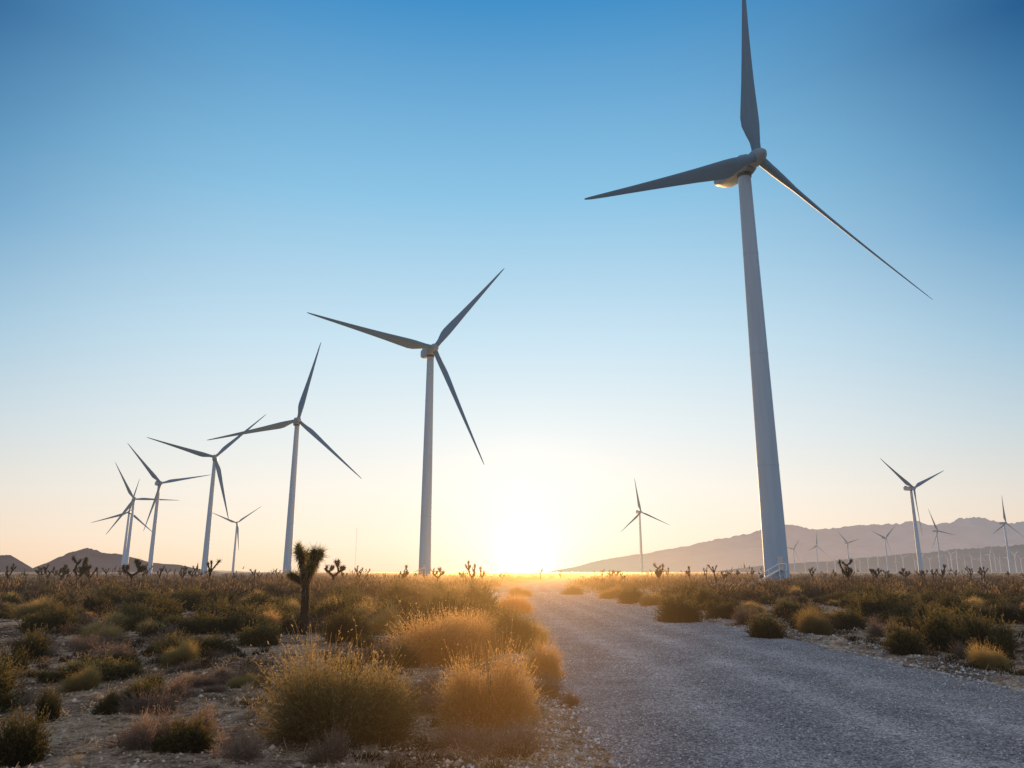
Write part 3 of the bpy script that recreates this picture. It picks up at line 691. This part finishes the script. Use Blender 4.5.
mb = MB(); mb.loft(rings); ME_BLADE = mb.mesh('blade', M_BLADE, True, 100)
def lathe_z(prof, k=48):
    return [[(r_ * math.cos(2 * PI * q / k), r_ * math.sin(2 * PI * q / k), z) for q in range(k)] for r_, z in prof]
prof = [(2.12, 0)]
for z in np.linspace(0, 78, 40)[1:]: prof.append((np.interp(z, [0, 78], [2.1, 1.22]), z))
for zf in (20.3, 41.1, 61.2):
    r0 = np.interp(zf, [0, 78], [2.1, 1.22]); prof += [(r0 + .002, zf - .12), (r0 + .035, zf - .10), (r0 + .035, zf + .10), (r0 + .002, zf + .12)]
prof.sort(key=lambda q: q[1])
mb = MB(); mb.loft(lathe_z(prof)); ME_TOWER = mb.mesh('tower', M_TOWER, True)
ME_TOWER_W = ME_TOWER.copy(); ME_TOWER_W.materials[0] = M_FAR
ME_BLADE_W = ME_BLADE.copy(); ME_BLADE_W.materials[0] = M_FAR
mb = MB(); mb.loft(lathe_z([(3.0, -.6), (3.0, .10), (2.9, .14), (2.2, .14)])); ME_FOUND = mb.mesh('foundation', M_CONC, True)
def sup(cx, cz, hw, hh, y, k=28, e=.42):
    return [(cx + hw * math.copysign(abs(math.cos(t)) ** e, math.cos(t)), y, cz + hh * math.copysign(abs(math.sin(t)) ** e, math.sin(t))) for t in [2 * PI * (q + .5) / k for q in range(k)]]
mb = MB(); mb.loft([sup(0, HUB, 1.3, 1.35, -2.35, e=.8), sup(0, HUB, 1.62, 1.65, -1.9, e=.6), sup(0, HUB + .05, 1.8, 1.9, -.8), sup(0, HUB + .1, 1.85, 2.0, 2.5), sup(0, HUB + .25, 1.82, 1.9, 5.2), sup(0, HUB + .5, 1.7, 1.55, 6.9), sup(0, HUB + .55, 1.5, 1.25, 7.3)][::-1])
ME_NAC = mb.mesh('nacelle', M_NAC, True)
mb = MB(); mb.box((-1.35, 5.5, HUB + 2.12), (1.35, 5.9, HUB + 3.0)); ME_COOL = mb.mesh('cooler', M_DARK)
mb = MB(); mb.tube([(.5, 4.9, HUB + 2.0), (.5, 4.9, HUB + 3.4)], .05, 6); mb.tube([(-.1, 4.9, HUB + 3.2), (1.1, 4.9, HUB + 3.2)], .04, 6); ME_MAST = mb.mesh('wind_sensor', M_STEEL)
mb = MB(); mb.loft([[(math.cos(2*PI*q/24) * r_, y, math.sin(2*PI*q/24) * r_) for q in range(24)] for y, r_ in [(1.35, 1.4), (.9, 1.55), (0, 1.6), (-.9, 1.45), (-1.6, 1.05), (-2.05, .6), (-2.25, .2)]][::-1]); ME_HUB = mb.mesh('hub', M_NAC, True)
mb = MB(); mb.loft(lathe_z([(1.38, 77.6), (1.42, 78.0), (1.42, 78.3), (1.3, 78.5)])); ME_YAW = mb.mesh('yaw_ring', M_DARK, True)
mb = MB(); mb.box((-.5, -2.18, 2.1), (.5, -1.98, 4.3)); ME_DOOR = mb.mesh('door', M_STEEL)
mb = MB()
for q in range(12): mb.box((-4.1 + q * .3, -2.95, .16 + q * .16), (-3.75 + q * .3, -2.15, .21 + q * .16))
mb.box((-.6, -3.0, 1.98), (.7, -2.12, 2.05))
for yy in (-2.97, -2.17): mb.tube([(-4.2, yy, .08), (-.55, yy, 2.02)], .11, 6)
mb.tube([(-4.2, -2.97, 1.1), (-.55, -2.97, 3.05), (.7, -2.97, 3.05)], .09, 6)
for xx, z0 in ((-4.1, .1), (-2.4, 1.0), (-.55, 2.0), (.7, 2.0)): mb.tube([(xx, -2.97, z0), (xx, -2.97, z0 + 1.05)], .06, 6)
for xx in (-.5, .6): mb.tube([(xx, -2.9, 0), (xx, -2.9, 2.0)], .06, 6)
ME_STAIR = mb.mesh('stair', M_WHITE)

RT = Matrix.Rotation(TILT, 3, 'X')
def hubpos(px, py):
    v = ray(px, py); k = (HUB - CAMH) / v.z; return Vector((v.x * k, v.y * k, HUB))
def fit(hp, tips):
    P = hubpos(*hp); best = (1e18,)
    for psi in range(-30, 71, 2):
        RZ = Matrix.Rotation(R(psi), 3, 'Z') @ RT
        for th in range(0, 360, 2):
            e = 0
            for q, t in enumerate(tips):
                if t is None: continue
                a = R(th + 120 * q); p = P + RZ @ Vector((BL * math.sin(a), -BEND, BL * math.cos(a))); u, v = proj(p); e += (u - t[0]) ** 2 + (v - t[1]) ** 2
            e += (psi - 25) ** 2 * .02
            if e < best[0]: best = (e, psi, th)
    return best
def turbine(hp, psi, th, label, group=None, detail=True, cat='wind turbine', white=False):
    P = hubpos(*hp); n = Vector((math.sin(R(psi)), -math.cos(R(psi)), 0)); b = P - n * HO
    e = bpy.data.objects.new('wind_turbine', None); C.objects.link(e); e.location = (b.x, b.y, -.05); e.rotation_euler = (0, 0, R(psi))
    tag(e, label, cat, group)
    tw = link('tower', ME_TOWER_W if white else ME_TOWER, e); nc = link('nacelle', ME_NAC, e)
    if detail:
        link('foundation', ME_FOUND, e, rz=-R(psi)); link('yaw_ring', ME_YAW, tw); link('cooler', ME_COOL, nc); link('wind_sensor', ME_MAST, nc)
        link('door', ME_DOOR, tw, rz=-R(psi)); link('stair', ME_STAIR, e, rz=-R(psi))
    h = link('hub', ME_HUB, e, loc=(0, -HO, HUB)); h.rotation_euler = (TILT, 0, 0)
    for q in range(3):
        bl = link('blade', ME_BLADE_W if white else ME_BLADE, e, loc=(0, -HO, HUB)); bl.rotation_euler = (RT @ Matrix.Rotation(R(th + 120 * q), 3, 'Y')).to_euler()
        bl.cycles.shadow_terminator_geometry_offset = .6; bl.cycles.shadow_terminator_offset = .3
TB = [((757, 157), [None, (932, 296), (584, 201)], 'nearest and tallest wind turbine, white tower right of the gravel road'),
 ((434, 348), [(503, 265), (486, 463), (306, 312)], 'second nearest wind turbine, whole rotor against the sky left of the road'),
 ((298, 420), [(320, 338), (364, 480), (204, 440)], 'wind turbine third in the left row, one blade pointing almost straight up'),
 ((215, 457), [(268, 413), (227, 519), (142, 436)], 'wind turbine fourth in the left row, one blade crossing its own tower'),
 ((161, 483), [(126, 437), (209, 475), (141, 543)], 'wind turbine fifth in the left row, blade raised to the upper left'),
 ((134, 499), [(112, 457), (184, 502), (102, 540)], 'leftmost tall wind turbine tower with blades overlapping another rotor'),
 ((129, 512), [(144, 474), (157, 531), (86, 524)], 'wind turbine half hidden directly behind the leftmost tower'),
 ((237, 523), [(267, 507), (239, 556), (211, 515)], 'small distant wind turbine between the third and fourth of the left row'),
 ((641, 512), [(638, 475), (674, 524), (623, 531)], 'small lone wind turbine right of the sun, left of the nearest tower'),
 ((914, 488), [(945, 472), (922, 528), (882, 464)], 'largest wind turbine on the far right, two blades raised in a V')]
for hp, tips, lab in TB:
    e_, psi, th = fit(hp, tips)
    turbine(hp, psi, th, lab)
SM = [(794, 549, 40, 'small wind turbine just right of the nearest tower'), (817, 546, 10, 'small wind turbine, second right of the nearest tower'), (848, 543, 75, 'small wind turbine, third right of the nearest tower'),
 (886, 538, 50, 'mid sized distant wind turbine left of the largest one on the far right'), (938, 531, 100, 'mid sized distant wind turbine just right of the largest one on the far right'), (1006, 523, 5, 'thin wind turbine near the right picture edge, taller than its neighbours')]
for px, py, th, lab in SM: turbine((px, py), 22, th, lab, detail=False)
rg = random.Random(3)
for px, py in [(868, 556), (903, 553), (957, 551), (972, 556), (990, 548), (1015, 549), (930, 557), (771, 560), (835, 557), (948, 558), (981, 553), (1021, 557), (896, 559), (827, 560), (805, 558), (860, 561), (915, 560), (965, 561), (1000, 559), (1008, 553), (940, 554), (878, 552), (922, 552), (951, 547), (995, 554), (855, 556)]:
    turbine((px, 554.5 + (py - 548) * .55), 22 + rg.uniform(-6, 6), rg.uniform(0, 120), 'tiny white wind turbine in the far field under the right hills', 'tiny wind turbines under the right hills', False, white=True)

# measuring mast
mx_, my_ = hubpos(357, 527).x, hubpos(357, 527).y; mb = MB()
for q in range(3):
    a = 2 * PI * q / 3; mb.tube([(1.0 * math.cos(a), 1.0 * math.sin(a), 0), (.5 * math.cos(a), .5 * math.sin(a), 78)], .07, 5)
for z in range(2, 78, 4):
    r0 = 1 - .5 * z / 78
    for q in range(3):
        a = 2 * PI * q / 3; b_ = a + 2 * PI / 3; mb.tube([(r0 * math.cos(a), r0 * math.sin(a), z), (r0 * math.cos(b_), r0 * math.sin(b_), z + 3)], .035, 4)
for z in (40, 60, 76): mb.tube([(-3, 0, z), (3, 0, z)], .06, 4)
tag(link('lattice_mast', mb.mesh('lattice_mast', M_STEEL), loc=(mx_, my_, 0)), 'thin grey lattice mast on the horizon between the left row towers', 'mast')

# ------------------------------------------------------------------ hills
def hills(name, prof, dist, depth, mat, seed, nx=420, ny=26, rough=.28):
    px = np.linspace(prof[0][0], prof[-1][0], nx); py = np.interp(px, [p[0] for p in prof], [p[1] for p in prof])
    V = []
    for a, b in zip(px, py):
        v = ray(a, 572.0); t = ray(a, b); hgt = t.z / t.y * dist
        dx = v.x / v.y
        for q in range(ny):
            f = q / (ny - 1); yy = dist + (f - .5) * depth; env = math.sin(PI * f) ** .9
            V.append((dx * yy, yy, hgt * env, a, f))
    V = np.array(V); sc1 = depth / 6
    nz = fbm(V[:, 0] / sc1, V[:, 1] / sc1, 6, seed); rid = 1 - np.abs(nz - .5) * 3.2
    V[:, 2] = V[:, 2] * (1.08 - rough + rough * rid) - 2 * (V[:, 4] < .02) - 2 * (V[:, 4] > .98)
    i = np.arange(nx - 1)[:, None] * ny; j = np.arange(ny - 1)[None, :]
    F = np.stack([i + j, i + ny + j, i + ny + j + 1, i + j + 1], -1).reshape(-1, 4)
    tag(link(name, mesh_np(name, V[:, :3], F, mat, smooth=True)), kind='structure')
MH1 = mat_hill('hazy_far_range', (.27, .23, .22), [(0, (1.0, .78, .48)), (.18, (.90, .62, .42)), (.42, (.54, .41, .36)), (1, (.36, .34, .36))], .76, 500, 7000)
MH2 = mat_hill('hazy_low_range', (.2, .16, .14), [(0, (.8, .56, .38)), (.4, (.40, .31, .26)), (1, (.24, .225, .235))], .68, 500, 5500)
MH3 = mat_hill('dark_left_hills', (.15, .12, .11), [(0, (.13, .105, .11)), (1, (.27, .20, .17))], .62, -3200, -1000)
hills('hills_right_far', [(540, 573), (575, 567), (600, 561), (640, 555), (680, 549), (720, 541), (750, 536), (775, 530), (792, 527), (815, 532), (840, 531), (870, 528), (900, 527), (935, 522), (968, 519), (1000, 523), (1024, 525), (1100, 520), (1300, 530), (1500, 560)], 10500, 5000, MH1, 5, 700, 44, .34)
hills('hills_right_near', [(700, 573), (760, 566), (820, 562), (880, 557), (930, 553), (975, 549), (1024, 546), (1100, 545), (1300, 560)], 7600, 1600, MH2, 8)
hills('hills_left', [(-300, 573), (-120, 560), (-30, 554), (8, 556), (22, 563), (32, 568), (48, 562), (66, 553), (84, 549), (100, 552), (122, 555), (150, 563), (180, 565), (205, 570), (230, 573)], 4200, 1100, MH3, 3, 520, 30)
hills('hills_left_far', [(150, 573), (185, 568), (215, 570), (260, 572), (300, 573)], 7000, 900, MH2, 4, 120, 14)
